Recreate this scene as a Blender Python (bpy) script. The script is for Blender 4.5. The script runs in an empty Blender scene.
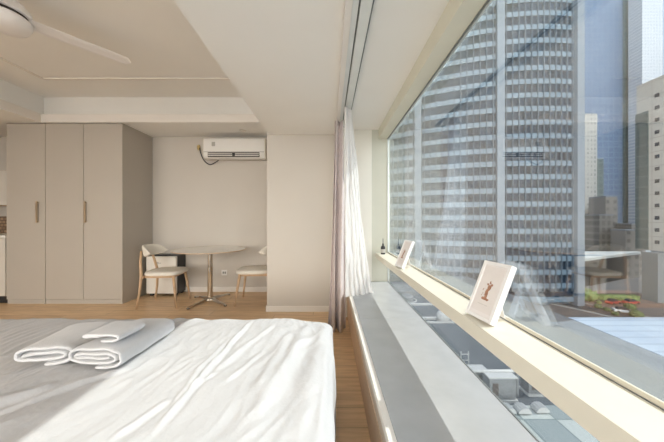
import bpy, bmesh, math, random
from mathutils import Vector, Matrix, noise
random.seed(7)
PI = math.pi
F = 270.0
scn = bpy.context.scene
C = scn.collection
ROOT = {}

# ------------------------------------------------------------------ materials
def new_mat(name):
    m = bpy.data.materials.new(name); m.use_nodes = True
    nt = m.node_tree
    return m, nt, nt.nodes['Principled BSDF']

def tint(c, f): return (min(1, c[0]*f), min(1, c[1]*f), min(1, c[2]*f), 1)

def mat(name, col, rough=.5, metal=0, var=.04, scale=6, bump=0, bscale=80, spec=.5, trans=0, sheen=0):
    m, nt, b = new_mat(name)
    N, L = nt.nodes, nt.links
    tc = N.new('ShaderNodeTexCoord')
    nz = N.new('ShaderNodeTexNoise'); nz.inputs['Scale'].default_value = scale; nz.inputs['Detail'].default_value = 3
    L.new(tc.outputs['Object'], nz.inputs['Vector'])
    cr = N.new('ShaderNodeValToRGB')
    cr.color_ramp.elements[0].position = .3; cr.color_ramp.elements[1].position = .7
    cr.color_ramp.elements[0].color = tint(col, 1-var); cr.color_ramp.elements[1].color = tint(col, 1+var)
    L.new(nz.outputs['Fac'], cr.inputs['Fac']); L.new(cr.outputs['Color'], b.inputs['Base Color'])
    b.inputs['Roughness'].default_value = rough; b.inputs['Metallic'].default_value = metal
    b.inputs['Specular IOR Level'].default_value = spec
    if sheen: b.inputs['Sheen Weight'].default_value = sheen
    if bump:
        n2 = N.new('ShaderNodeTexNoise'); n2.inputs['Scale'].default_value = bscale; n2.inputs['Detail'].default_value = 4
        L.new(tc.outputs['Object'], n2.inputs['Vector'])
        bp = N.new('ShaderNodeBump'); bp.inputs['Strength'].default_value = bump; bp.inputs['Distance'].default_value = .01
        L.new(n2.outputs['Fac'], bp.inputs['Height']); L.new(bp.outputs['Normal'], b.inputs['Normal'])
    return m

def brick_mat(name, c1, c2, mortar, bw, rh, ms, rough=.5, axes='XY', off=.5, grain=0, spec=.5, bump=0, bias=0):
    m, nt, b = new_mat(name)
    N, L = nt.nodes, nt.links
    tc = N.new('ShaderNodeTexCoord'); sp = N.new('ShaderNodeSeparateXYZ'); cb = N.new('ShaderNodeCombineXYZ')
    L.new(tc.outputs['Object'], sp.inputs[0])
    L.new(sp.outputs[axes[0]], cb.inputs['X']); L.new(sp.outputs[axes[1]], cb.inputs['Y'])
    br = N.new('ShaderNodeTexBrick')
    br.inputs['Scale'].default_value = 1; br.inputs['Brick Width'].default_value = bw; br.inputs['Row Height'].default_value = rh
    br.inputs['Mortar Size'].default_value = ms; br.inputs['Mortar Smooth'].default_value = .1; br.inputs['Bias'].default_value = bias
    br.offset = off
    br.inputs['Color1'].default_value = (*c1, 1); br.inputs['Color2'].default_value = (*c2, 1); br.inputs['Mortar'].default_value = (*mortar, 1)
    L.new(cb.outputs[0], br.inputs['Vector'])
    col = br.outputs['Color']
    if grain:
        mp = N.new('ShaderNodeMapping'); mp.inputs['Scale'].default_value = (1.6, 16, 1) 
        L.new(cb.outputs[0], mp.inputs['Vector'])
        nz = N.new('ShaderNodeTexNoise'); nz.inputs['Scale'].default_value = 2.2; nz.inputs['Detail'].default_value = 6; nz.inputs['Distortion'].default_value = .6
        L.new(mp.outputs[0], nz.inputs['Vector'])
        cr = N.new('ShaderNodeValToRGB'); cr.color_ramp.elements[0].position = .3; cr.color_ramp.elements[1].position = .75
        cr.color_ramp.elements[0].color = (1-grain, 1-grain*1.1, 1-grain*1.3, 1); cr.color_ramp.elements[1].color = (1, 1, 1, 1)
        L.new(nz.outputs['Fac'], cr.inputs['Fac'])
        mx = N.new('ShaderNodeMix'); mx.data_type = 'RGBA'; mx.blend_type = 'MULTIPLY'; mx.inputs['Factor'].default_value = 1
        L.new(col, mx.inputs['A']); L.new(cr.outputs['Color'], mx.inputs['B']); col = mx.outputs['Result']
    L.new(col, b.inputs['Base Color']); b.inputs['Roughness'].default_value = rough
    b.inputs['Specular IOR Level'].default_value = spec
    if bump:
        bp = N.new('ShaderNodeBump'); bp.inputs['Strength'].default_value = bump; bp.inputs['Distance'].default_value = .004; bp.invert = True
        L.new(br.outputs['Fac'], bp.inputs['Height']); L.new(bp.outputs['Normal'], b.inputs['Normal'])
    return m

def glass_mat(name, tcol=(.95, .98, .98), f0=.06):
    m = bpy.data.materials.new(name); m.use_nodes = True
    N, L = m.node_tree.nodes, m.node_tree.links
    N.clear()
    out = N.new('ShaderNodeOutputMaterial'); mix = N.new('ShaderNodeMixShader')
    tr = N.new('ShaderNodeBsdfTransparent'); tr.inputs['Color'].default_value = (*tcol, 1)
    gl = N.new('ShaderNodeBsdfGlossy'); gl.inputs['Roughness'].default_value = 0; gl.inputs['Color'].default_value = (1, 1, 1, 1)
    ge = N.new('ShaderNodeNewGeometry')
    dp = N.new('ShaderNodeVectorMath'); dp.operation = 'DOT_PRODUCT'
    L.new(ge.outputs['Incoming'], dp.inputs[0]); L.new(ge.outputs['Normal'], dp.inputs[1])
    def mth(op, a, bv=None, clamp=False):
        n = N.new('ShaderNodeMath'); n.operation = op; n.use_clamp = clamp
        if hasattr(a, 'links'): L.new(a, n.inputs[0])
        else: n.inputs[0].default_value = a
        if bv is not None:
            if hasattr(bv, 'links'): L.new(bv, n.inputs[1])
            else: n.inputs[1].default_value = bv
        return n.outputs[0]
    ab = mth('ABSOLUTE', dp.outputs['Value']); om = mth('SUBTRACT', 1.0, ab, True); p5 = mth('POWER', om, 5.0)
    fr = mth('ADD', mth('MULTIPLY', p5, 1-f0), f0, True)
    L.new(fr, mix.inputs[0]); L.new(tr.outputs[0], mix.inputs[1]); L.new(gl.outputs[0], mix.inputs[2]); L.new(mix.outputs[0], out.inputs[0])
    return m

def sheer_mat(name):
    m = bpy.data.materials.new(name); m.use_nodes = True
    N, L = m.node_tree.nodes, m.node_tree.links
    N.clear()
    out = N.new('ShaderNodeOutputMaterial')
    df = N.new('ShaderNodeBsdfDiffuse'); df.inputs['Color'].default_value = (.95, .94, .93, 1)
    tl = N.new('ShaderNodeBsdfTranslucent'); tl.inputs['Color'].default_value = (.9, .89, .87, 1)
    tr = N.new('ShaderNodeBsdfTransparent')
    tc = N.new('ShaderNodeTexCoord'); nz = N.new('ShaderNodeTexNoise'); nz.inputs['Scale'].default_value = 35; nz.inputs['Detail'].default_value = 4
    L.new(tc.outputs['Object'], nz.inputs['Vector'])
    bp = N.new('ShaderNodeBump'); bp.inputs['Strength'].default_value = .35; bp.inputs['Distance'].default_value = .01
    L.new(nz.outputs['Fac'], bp.inputs['Height']); L.new(bp.outputs['Normal'], df.inputs['Normal']); L.new(bp.outputs['Normal'], tl.inputs['Normal'])
    a = N.new('ShaderNodeMixShader'); a.inputs[0].default_value = .35
    L.new(df.outputs[0], a.inputs[1]); L.new(tl.outputs[0], a.inputs[2])
    b = N.new('ShaderNodeMixShader'); b.inputs[0].default_value = .10
    L.new(a.outputs[0], b.inputs[1]); L.new(tr.outputs[0], b.inputs[2]); L.new(b.outputs[0], out.inputs[0])
    return m

def grid_mat(name, c1, c2, line, bw, rh, ms, rough, metal=0, axes='XZ', spec=.5):
    return brick_mat(name, c1, c2, line, bw, rh, ms, rough, axes, 0, 0, spec)

M = {}
M['wall'] = mat('warm_white_wall_paint', (.62, .575, .515), .85, var=.015, scale=2, bump=.06, bscale=120)
M['ceil'] = mat('ceiling_paint', (.94, .925, .885), .9, var=.012, scale=2)
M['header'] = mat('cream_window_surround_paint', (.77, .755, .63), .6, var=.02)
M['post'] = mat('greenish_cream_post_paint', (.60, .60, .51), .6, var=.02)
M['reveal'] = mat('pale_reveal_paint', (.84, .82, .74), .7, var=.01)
M['trim'] = mat('trim_paint', (.85, .81, .75), .6, var=.01)
M['floor'] = brick_mat('oak_floor_boards', (.94, .68, .42), (.82, .565, .335), (.48, .32, .19), 1.25, .16, .0022, .38, 'XY', .37, .26, .35)
M['lam'] = mat('greige_wardrobe_laminate', (.49, .445, .385), .45, var=.01, scale=3)
M['lamdark'] = mat('cabinet_handle_black', (.05, .045, .04), .8)  # black of the wall cabinet handle
M['brass'] = mat('champagne_metal', (.62, .50, .36), .35, .9)
M['bounce_terrace'] = mat('pale_bounce_terrace', (.80, .76, .70), .8, var=.04)
M['ledge'] = mat('grey_stone_ledge', (.47, .49, .50), .24, var=.05, scale=9, spec=.55)
M['ledge_edge'] = mat('cream_ledge_edge', (.83, .80, .74), .5, var=.02)
M['panel'] = mat('beige_ledge_panel', (.70, .60, .49), .6, var=.02)
M['plinth'] = mat('peach_ledge_board', (.72, .53, .38), .5, var=.05, scale=12)
M['shelf'] = mat('cream_window_shelf_paint', (.76, .715, .60), .55, var=.02, scale=8)
M['gasket'] = mat('dark_rubber_gasket', (.07, .08, .08), .6)
M['alu'] = mat('satin_aluminium', (.62, .66, .66), .35, .6)
M['white'] = mat('white_plastic', (.84, .82, .78), .4, var=.01)
M['fanwhite'] = mat('fan_white_gloss', (.93, .91, .90), .35, var=.005)
M['track'] = mat('pale_curtain_track', (.72, .74, .72), .35, .3)
M['cotton'] = mat('white_cotton', (.565, .56, .56), .9, var=.015, scale=5, bump=.25, bscale=45, spec=.2, sheen=.1)
M['terry'] = mat('white_terry_cloth', (.72, .72, .725), .95, var=.02, scale=40, bump=.55, bscale=260, spec=.1, sheen=.3)
M['mattress'] = mat('mattress_ticking', (.75, .73, .70), .9)
M['bedframe'] = mat('bed_frame_oak', (.52, .36, .22), .5, var=.1, scale=8)
M['drape'] = mat('mauve_grey_blackout_fabric', (.70, .62, .60), .9, var=.06, scale=25, bump=.2, bscale=200, spec=.1, sheen=.15)
M['sheer'] = sheer_mat('white_sheer_voile')
M['oak'] = mat('chair_beech_wood', (.60, .41, .25), .45, var=.1, scale=14)
M['cream'] = mat('cream_upholstery', (.80, .755, .67), .8, var=.02, bump=.1, bscale=150, spec=.2)
M['top'] = mat('white_table_laminate', (.82, .79, .74), .22, var=.01)
M['edge'] = mat('table_ply_edge', (.60, .45, .31), .5, var=.08, scale=20)
M['chrome'] = mat('polished_chrome', (.72, .68, .62), .12, 1)
M['black'] = mat('black_plastic', (.018, .018, .02), .4)
M['fridge'] = mat('fridge_white_enamel', (.82, .78, .71), .3, var=.01)
M['seal'] = mat('grey_glazing_seal', (.20, .22, .22), .6)
M['dark_slot'] = mat('dark_vent_slot', (.06, .05, .045), .6)
M['cable'] = mat('dark_cable_rubber', (.05, .05, .055), .6)
M['cable_w'] = mat('white_cable', (.7, .68, .63), .5)
M['yellow'] = mat('yellow_putty', (.55, .40, .16), .8)
M['sticker'] = mat('pale_grey_sticker', (.48, .46, .42), .6)
M['frame'] = mat('white_frame_lacquer', (.88, .87, .86), .45, var=.01)
M['paper'] = mat('print_paper', (.80, .75, .72), .9, var=.02, scale=30)
M['matte'] = mat('white_mount_board', (.84, .80, .78), .9, var=.01)
M['ink'] = mat('brown_ink', (.42, .22, .14), .9, var=.25, scale=60)
M['kraft'] = mat('kraft_backing_board', (.66, .52, .38), .9, var=.08, scale=20)
M['glass'] = glass_mat('window_glass', (.94, .98, .995), .175)
M['glass_low'] = glass_mat('lower_window_glass', (.82, .835, .84), .035)
M['glass_clear'] = glass_mat('clear_glass', (.98, .98, .98), .03)
M['tower_glass'] = mat('tower_window_glass', (.013, .026, .045), .55, 0, var=.6, scale=.35, spec=.18)
M['hall_glass'] = mat('dark_hall_glass', (.015, .017, .018), .5, var=.6, scale=.3, spec=.25)
M['spandrel'] = brick_mat('tower_spandrel_panel', (.12, .175, .225), (.10, .145, .19), (.07, .095, .12), 1.5, 10, .06, .5, 'XZ', 0)
M['pier'] = mat('tower_concrete_pier', (.14, .17, .205), .7, var=.05, scale=.3)
M['mullion'] = mat('tower_mullion_metal', (.085, .11, .14), .7, 0, spec=.2)
M['blueglass'] = grid_mat('blue_curtain_wall', (.045, .085, .16), (.055, .10, .18), (.10, .145, .21), 3.2, 3.2, .28, .3, axes='XZ', spec=.5)
M['teal'] = grid_mat('teal_curtain_wall', (.025, .055, .06), (.04, .075, .08), (.07, .10, .105), 2.6, 3.4, .3, .3)
M['checker'] = grid_mat('pale_checker_facade', (.27, .27, .265), (.10, .11, .12), (.30, .30, .29), 1.8, 2.2, .55, .7)
M['city'] = grid_mat('distant_city_block', (.11, .11, .11), (.06, .065, .07), (.17, .165, .16), 2.4, 3.0, .5, .8)
M['city2'] = grid_mat('distant_pale_block', (.15, .145, .14), (.05, .055, .06), (.19, .18, .17), 3.4, 3.4, 1.0, .8)
M['sand'] = grid_mat('sandstone_cladding', (.42, .40, .365), (.39, .37, .34), (.30, .285, .26), 4.4, 4.45, .12, .8, axes='YZ')
M['palehatch'] = grid_mat('pale_hatched_facade', (.25, .29, .34), (.21, .25, .31), (.34, .37, .41), 1.6, 1.8, .4, .5)
M['asphalt'] = mat('city_ground_asphalt', (.09, .09, .095), .9, var=.15, scale=.05)
M['road'] = mat('dark_road_asphalt', (.04, .04, .045), .85, var=.1, scale=.2)
M['kerb'] = mat('pale_kerb_stone', (.25, .25, .245), .8)
M['brickp'] = mat('red_brick_paving', (.17, .11, .09), .9, var=.15, scale=.5)
M['roofdeck'] = mat('slate_roof_deck', (.05, .065, .08), .8, var=.12, scale=.6)
M['roofline'] = mat('white_roof_kerb', (.36, .38, .38), .7)
M['ribroof'] = brick_mat('pale_blue_ribbed_roof', (.24, .30, .37), (.21, .27, .35), (.15, .20, .27), 40, .9, .10, .35, 'XY', 0)
M['tiles'] = brick_mat('glass_canopy_tiles', (1, 1, 1), (1, 1, 1), (.55, .6, .6), 1.15, 1.15, .03, .45, 'XY', 0, spec=.3)
_nt = M['tiles'].node_tree; _ck = _nt.nodes.new('ShaderNodeTexChecker'); _ck.inputs['Scale'].default_value = 1/1.15
_ck.inputs['Color1'].default_value = (.33, .37, .36, 1); _ck.inputs['Color2'].default_value = (.19, .23, .235, 1)
_mp = _nt.nodes.new('ShaderNodeMapping'); _mp.inputs['Location'].default_value = (0, 0, .3)
_nt.links.new([n for n in _nt.nodes if n.type == 'TEX_COORD'][0].outputs['Object'], _mp.inputs[0]); _nt.links.new(_mp.outputs[0], _ck.inputs['Vector'])
_mx = _nt.nodes.new('ShaderNodeMix'); _mx.data_type = 'RGBA'; _mx.blend_type = 'MULTIPLY'; _mx.inputs['Factor'].default_value = 1
_nt.links.new([n for n in _nt.nodes if n.type == 'TEX_BRICK'][0].outputs['Color'], _mx.inputs['A']); _nt.links.new(_ck.outputs['Color'], _mx.inputs['B'])
_nt.links.new(_mx.outputs['Result'], _nt.nodes['Principled BSDF'].inputs['Base Color'])
M['metalbox'] = mat('weathered_zinc', (.15, .165, .175), .6, .1, var=.12, scale=4)
M['leaf'] = mat('hedge_leaf', (.07, .10, .035), .8, var=.45, scale=1.5)
M['leaf2'] = mat('yellow_green_leaf', (.16, .20, .07), .8, var=.3, scale=1.5)  # brighter yellow green foliage colour
M['carred'] = mat('red_car_paint', (.40, .06, .05), .3)
M['carwhite'] = mat('white_car_paint', (.60, .60, .60), .3)
M['cabinet'] = mat('beige_cabinet_front', (.70, .65, .58), .5, var=.01)
M['backsplash'] = brick_mat('brown_mosaic_backsplash', (.44, .30, .19), (.25, .16, .10), (.14, .09, .06), .06, .05, .006, .4, 'XZ', .5)
M['warmwood'] = mat('honey_shelf_wood', (.55, .36, .19), .5, var=.12, scale=8)

# ------------------------------------------------------------------ mesh helpers
def bx(bm, x0, x1, y0, y1, z0, z1, rot=None, pivot=None):
    vs = [bm.verts.new((x, y, z)) for x in (x0, x1) for y in (y0, y1) for z in (z0, z1)]
    q = [(0, 1, 3, 2), (4, 6, 7, 5), (0, 4, 5, 1), (2, 3, 7, 6), (0, 2, 6, 4), (1, 5, 7, 3)]
    for f in q: bm.faces.new([vs[i] for i in f])
    if rot is not None:
        bmesh.ops.rotate(bm, verts=vs, cent=pivot or (0, 0, 0), matrix=rot)
    return vs

def tube(bm, pts, rads, seg=12, cap=True):
    pts = [Vector(p) for p in pts]
    if not isinstance(rads, (list, tuple)): rads = [rads]*len(pts)
    rings = []; prev = None
    for i, p in enumerate(pts):
        d = (pts[min(i+1, len(pts)-1)] - pts[max(i-1, 0)]).normalized()
        if prev is None:
            a = Vector((0, 0, 1)) if abs(d.z) < .9 else Vector((1, 0, 0))
            u = d.cross(a).normalized()
        else:
            u = (prev - d*prev.dot(d)).normalized()
        prev = u; v = d.cross(u)
        rings.append([bm.verts.new(p + (u*math.cos(2*PI*k/seg) + v*math.sin(2*PI*k/seg))*rads[i]) for k in range(seg)])
    for a, b in zip(rings, rings[1:]):
        for k in range(seg): bm.faces.new((a[k], a[(k+1) % seg], b[(k+1) % seg], b[k]))
    if cap: bm.faces.new(rings[0][::-1]); bm.faces.new(rings[-1])

def lathe(bm, prof, cx=0, cy=0, seg=48):
    rings = []
    for r, z in prof:
        if r < 1e-6: rings.append([bm.verts.new((cx, cy, z))])
        else: rings.append([bm.verts.new((cx+r*math.cos(2*PI*k/seg), cy+r*math.sin(2*PI*k/seg), z)) for k in range(seg)])
    for a, b in zip(rings, rings[1:]):
        for k in range(seg):
            k2 = (k+1) % seg
            if len(a) == 1 and len(b) > 1: bm.faces.new((a[0], b[k2], b[k]))
            elif len(b) == 1 and len(a) > 1: bm.faces.new((a[k], a[k2], b[0]))
            elif len(a) > 1: bm.faces.new((a[k], a[k2], b[k2], b[k]))

def prism(bm, poly, z0, z1):
    lo = [bm.verts.new((x, y, z0)) for x, y in poly]; hi = [bm.verts.new((x, y, z1)) for x, y in poly]
    n = len(poly)
    for i in range(n): bm.faces.new((lo[i], lo[(i+1) % n], hi[(i+1) % n], hi[i]))
    bm.faces.new(lo[::-1]); bm.faces.new(hi)

def extr(bm, poly3, vec):
    a = [bm.verts.new(p) for p in poly3]; b = [bm.verts.new(Vector(p)+Vector(vec)) for p in poly3]
    n = len(a)
    for i in range(n): bm.faces.new((a[i], a[(i+1) % n], b[(i+1) % n], b[i]))
    bm.faces.new(a[::-1]); bm.faces.new(b)

def obj(name, bm, m, parent=None, bev=0, smooth=False, seg=2, local=False, subsurf=0, solid=0):
    bmesh.ops.recalc_face_normals(bm, faces=bm.faces[:])
    me = bpy.data.meshes.new(name)
    if parent is None:
        xs = [v.co for v in bm.verts]
        o0 = Vector(((min(v.x for v in xs)+max(v.x for v in xs))/2, (min(v.y for v in xs)+max(v.y for v in xs))/2, min(v.z for v in xs)))
    else:
        o0 = ROOT.get(parent.name, Vector((0, 0, 0)))
    if local: o0 = Vector((0, 0, 0))
    bmesh.ops.translate(bm, verts=bm.verts[:], vec=-o0)
    bm.to_mesh(me); bm.free()
    if isinstance(m, str): m = M[m]
    me.materials.append(m)
    o = bpy.data.objects.new(name, me); C.objects.link(o)
    if parent is None: o.location = o0
    else: o.parent = parent
    ROOT[o.name] = o0
    if smooth:
        me.shade_smooth()
    if bev:
        b = o.modifiers.new('bevel', 'BEVEL'); b.width = bev; b.segments = seg; b.limit_method = 'ANGLE'; b.angle_limit = .6
        me.shade_smooth(); w = o.modifiers.new('wn', 'WEIGHTED_NORMAL'); w.keep_sharp = True
    if solid:
        s = o.modifiers.new('solid', 'SOLIDIFY'); s.thickness = solid; s.offset = 0
    if subsurf:
        s = o.modifiers.new('sub', 'SUBSURF'); s.levels = subsurf; s.render_levels = subsurf
    return o

def tag(o, label, cat, group=None, kind=None):
    o['label'] = label; o['category'] = cat
    if group: o['group'] = group
    if kind: o['kind'] = kind
    return o

def thing(name, label, cat, loc=(0, 0, 0), group=None, local=False):
    o = bpy.data.objects.new(name, None); C.objects.link(o); o.location = loc
    o.empty_display_size = .1
    ROOT[o.name] = Vector((0, 0, 0)) if local else Vector(loc)
    return tag(o, label, cat, group)

def struct(name, bm, m, parent=None, bev=0):
    o = obj(name, bm, m, parent, bev)
    if parent is None: o['kind'] = 'structure'
    return o

def B(*a):
    bm = bmesh.new()
    if isinstance(a[0], (list, tuple)):
        for t in a: bx(bm, *t)
    else: bx(bm, *a)
    return bm

def dup(root, loc, rotz, label, group=None):
    r = root.copy(); C.objects.link(r); r.location = loc; r.rotation_euler = (0, 0, rotz)
    r['label'] = label
    if group: r['group'] = group
    for ch in list(root.children):
        c = ch.copy(); C.objects.link(c); c.parent = r
        for g in ch.children:
            d = g.copy(); C.objects.link(d); d.parent = c
    return r

# ------------------------------------------------------------------ room shell
YB = -2.6      # rear end of the room
WX = -5.6      # left wall
HC = 1.15
SKY, REAR_FILL, SUN, EXPO = .68, 5.7, 3.6, .65
struct('floor', B(WX, .216, YB, 4.3, -.1, 0), 'floor')
struct('wall_back', B(WX-.1, .5, 4.3, 4.4, -.1, 2.95), 'wall')
struct('wall_left', B(WX-.12, WX, YB-.1, 4.3, -.1, 2.95), 'wall')
# pier between the alcove and the window
struct('wall_pier', B(-.775, .09, 3.375, 4.3, 0, 2.21), 'wall')
struct('wall_end', B((.09, .504, 3.18, 4.3, 0, 2.21)), 'reveal')
struct('wall_window_end', B(.504, .72, 3.19, 3.5, 0, 2.21), 'post')
# unseen rear wall; its wide window is added to fill the room with daylight
struct('wall_rear', B((WX, -5.4, YB-.12, YB, 0, 2.95), (.0, .74, YB-.12, YB, 0, 2.95), (-5.4, 0, YB-.12, YB, 0, .12), (-5.4, 0, YB-.12, YB, 2.7, 2.95)), 'wall')
w2 = struct('fill_window', B((-5.4, 0, YB-.08, YB-.03, .12, .17), (-5.4, 0, YB-.08, YB-.03, 2.65, 2.7), (-5.4, -5.35, YB-.08, YB-.03, .17, 2.65), (-.05, 0, YB-.08, YB-.03, .17, 2.65), (-2.73, -2.67, YB-.08, YB-.03, .17, 2.65)), 'alu')
struct('pane', B((-5.35, -2.73, YB-.06, YB-.05, .17, 2.65)), 'glass_clear', w2)
struct('pane', B((-2.67, -.05, YB-.06, YB-.05, .17, 2.65)), 'glass_clear', w2)
# terrace beyond the rear window, unseen, added to bounce sunlight indoors
struct('bounce_terrace_floor', B(-9, .74, -12, YB-.12, -.3, -.02), 'bounce_terrace')
struct('trim_6', B(-9, .74, -12.2, -12, -.3, .5), 'bounce_terrace')  # parapet of the added terrace
# ceilings
struct('ceiling', B((-3.97, -.753, YB, 3.76, 2.85, 2.95)), 'ceil')
struct('ceiling_soffit', B((-.753, .583, YB, 3.375, 2.21, 2.95)), 'ceil')
struct('ceiling_drop', B((WX, -3.97, YB, 4.3, 2.575, 2.95), (-3.97, -.775, 3.76, 4.3, 2.575, 2.95),
                          (WX, -3.90, YB, 4.3, 2.465, 2.575), (-3.90, -.775, 3.66, 4.3, 2.465, 2.575), (-.775, .72, 3.376, 4.3, 2.212, 2.95)), 'ceil')
bm = bmesh.new()
bx(bm, -3.455, -.753, 3.235, 3.262, 2.835, 2.852); bx(bm, -3.455, -3.428, YB, 3.235, 2.835, 2.852)
struct('trim_1', bm, 'trim')
# lip of the cove, a slim painted edge
struct('trim_2', B((-3.905, -.753, 3.648, 3.66, 2.468, 2.578), (-3.905, -3.893, YB, 3.648, 2.468, 2.578)), 'trim')
# window wall
struct('wall_right', B((.583, .70, YB, 3.18, 2.10, 2.21), (.583, .74, YB, 3.5, 2.212, 2.95), (.60, .74, YB, 3.5, -3.0, .36)), 'header')
struct('trim_3', B((.40, .60, YB, 3.18, -.1, .375), (.216, .40, YB, 3.18, -.1, -.05)), 'wall')
# baseboards
struct('baseboard_back', B(-2.815, -.775, 4.286, 4.3, 0, .08), 'trim', bev=.003)
struct('baseboard_pier', B((-.787, .05, 3.363, 3.375, 0, .07), (-.787, -.775, 3.375, 4.286, 0, .07)), 'trim')
struct('baseboard_left', B(WX, WX+.014, YB, 3.68, 0, .08), 'trim')

# big window
win = struct('window_1', B((.69, .6995, YB, 3.19, 2.084, 2.10), (.69, .6995, YB, 3.19, .395, .412), (.69, .6995, 3.17, 3.19, .412, 2.084)), 'alu')
o = obj('pane', B(.70, .712, YB, 3.19, .731, 2.12), 'glass', win)
o = obj('pane', B(.70, .712, YB, 3.19, .39, .7305), 'glass_low', win)
o = obj('gasket', B((.686, .692, YB, 3.18, .412, .4225), (.684, .690, YB, 3.17, 2.090, 2.0995)), 'seal', win)
o['label'] = 'grey rubber strip along the glass'

# ledge under the window
led = thing('window_ledge', 'low grey stone ledge with cream front edge running under the big window', 'ledge', (.45, .3, 0))
obj('stone_top', B((.225, .69, YB, 1.998, .385, .42), (.225, .69, 2.0, 3.18, .385, .42)), 'ledge', led, bev=.0015)
obj('edge_strip', B(.196, .2245, YB, 3.178, .385, .4205), 'ledge_edge', led, bev=.002)['label'] = 'cream front edge'
obj('front_panel', B(.22, .24, YB, 3.178, .237, .384), 'panel', led)
obj('plinth', B(.216, .24, YB, 3.178, .0, .236), 'plinth', led)['label'] = 'peach toned lower board'  # lower part of the ledge front, in a warmer tone than the panel

# shelf across the glass
sh = thing('window_shelf', 'cream painted shelf rail crossing the window at waist height', 'shelf', (.62, .3, .698))
obj('board', B(.55, .69, YB, 3.188, .698, .757), 'shelf', sh, bev=.002)
obj('back_rib', B(.6915, .6992, YB, 3.165, .70, .7705), 'shelf', sh, bev=.002)
obj('seal', B(.6875, .6915, YB, 3.165, .7572, .7585), 'seal', sh)

# ------------------------------------------------------------------ curtain track, curtains
tr = thing('curtain_track', 'pale double curtain track fixed to the ceiling beside the window', 'curtain track', (.15, .3, 2.17))
obj('pelmet_board', B(.076, .112, YB, 3.37, 2.172, 2.2095), 'trim', tr, bev=.002)
for x0, x1, y2 in ((.114, .143, 2.186), (.152, .207, 2.180)):
    r = obj('rail', B((x0, x1, YB, 3.0, y2, 2.2095)), 'track', tr)
    obj('slot', B(x1+.003, x1+.007, YB, 3.0, y2+.001, 2.2095), 'seal', r)
obj('end_stop', B(.112, .214, 3.0, 3.01, 2.178, 2.2095), 'gasket', tr)

def cloth(fx, nu, nz, z0, z1):
    bm = bmesh.new(); g = []
    for j in range(nz+1):
        z = z0 + (z1-z0)*j/nz
        g.append([bm.verts.new(fx(i/nu, j/nz, z)) for i in range(nu+1)])
    for j in range(nz):
        for i in range(nu): bm.faces.new((g[j][i], g[j][i+1], g[j+1][i+1], g[j+1][i]))
    return bm
def lerp(a, b, t): return a+(b-a)*t
def drape_f(u, t, z):
    xa, xb = lerp(-.015, .055, t**.8), lerp(.165, .15, t)
    n = 2.3
    ph = 2*PI*n*u + .5*math.sin(2.2*z)
    amp = lerp(.055, .03, t)
    x = lerp(xa, xb, u) + .010*math.sin(ph*.5+z*1.2)
    y = 2.80 + amp*math.sin(ph) + .012*noise.noise(Vector((u*6, z*1.7, 3))) - .03*(1-t)
    return (x, y, z)
o = obj('blackout_curtain', cloth(drape_f, 110, 40, .012, 2.172), 'drape', None, smooth=True, solid=.004)
tag(o, 'mauve grey heavy curtain hanging to the floor at the pier', 'curtain')
def sheer_f(u, t, z):
    s = t**1.6
    xa, xb = lerp(.148, .135, t), lerp(.435, .205, min(1, (t*1.0)**.75))
    ya, yb = lerp(2.52, 2.46, t), lerp(2.70, 2.52, t)
    n = 6
    ph = 2*PI*n*u + .8*math.sin(1.7*z+u*3)
    amp = lerp(.022, .018, t)
    x = lerp(xa, xb, u) + .012*noise.noise(Vector((u*5, z*2.1, 9))) + .010*math.sin(ph+1.2)
    y = lerp(ya, yb, u) + amp*math.sin(ph) + .025*noise.noise(Vector((u*9, z*3.2, 1)))
    x += .012*noise.noise(Vector((u*14, z*7, 5)))*(1-t)
    return (x, y, z)
o = obj('sheer_curtain', cloth(sheer_f, 170, 70, .424, 2.172), 'sheer', None, smooth=True)
tag(o, 'thin white sheer curtain bunched in the sun over the ledge end', 'curtain')

# ------------------------------------------------------------------ bed
bed = thing('bed', 'wide low bed filling the foreground under a white duvet', 'bed', (-1.15, .3, 0))
obj('bed_frame', B(-2.2, -.08, -.9, 1.66, .07, .24), 'bedframe', bed, bev=.01)
obj('mattress', B(-2.2, -.08, -.88, 1.65, .242, .455), 'mattress', bed, bev=.04, seg=4)
for x in (-2.1, -.18):
    for y in (-.8, 1.55):
        obj('leg', B(x-.03, x+.03, y-.03, y+.03, 0, .07), 'bedframe', bed)
def prof(s, L0, r):   # distance along cloth -> (horizontal, drop)
    if s <= L0: return s, 0
    a = (s-L0)/r
    if a <= PI/2: return L0 + r*math.sin(a), r*(1-math.cos(a))
    return L0+r, r + (s-L0-r*PI/2)
def sseg(px, py, ax, ay, bx_, by):
    dx, dy = bx_-ax, by-ay; l2 = dx*dx+dy*dy
    t = max(0, min(1, ((px-ax)*dx+(py-ay)*dy)/l2)); qx, qy = ax+t*dx, ay+t*dy
    s = 1 if (dx*(py-ay)-dy*(px-ax)) > 0 else -1
    return s*math.hypot(px-qx, py-qy), t
def pxy(px, py, z=.5):
    D = (HC-z)*F/(py-219.5); return ((px-329)/F*D, D)
CREASES = []
for (a, b, h, w) in [((252, 321), (148, 440), .012, .014), ((310, 322), (240, 440), .014, .05), ((322, 330), (300, 440), .010, .05),
                     ((200, 372), (170, 408), .007, .012), ((225, 345), (195, 375), .006, .012), ((262, 352), (225, 385), .006, .015),
                     ((130, 368), (-20, 420), .009, .02), ((60, 385), (-60, 425), .010, .03), ((215, 375), (185, 392), .007, .012), ((150, 320), (60, 345), .006, .02),
                     ((290, 335), (255, 395), .009, .025), ((275, 325), (215, 372), .006, .018), ((170, 400), (110, 440), .007, .015), ((327, 345), (322, 440), .010, .02)]:
    CREASES.append((pxy(*a), pxy(*b), h*1.1, w*.8))
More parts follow.
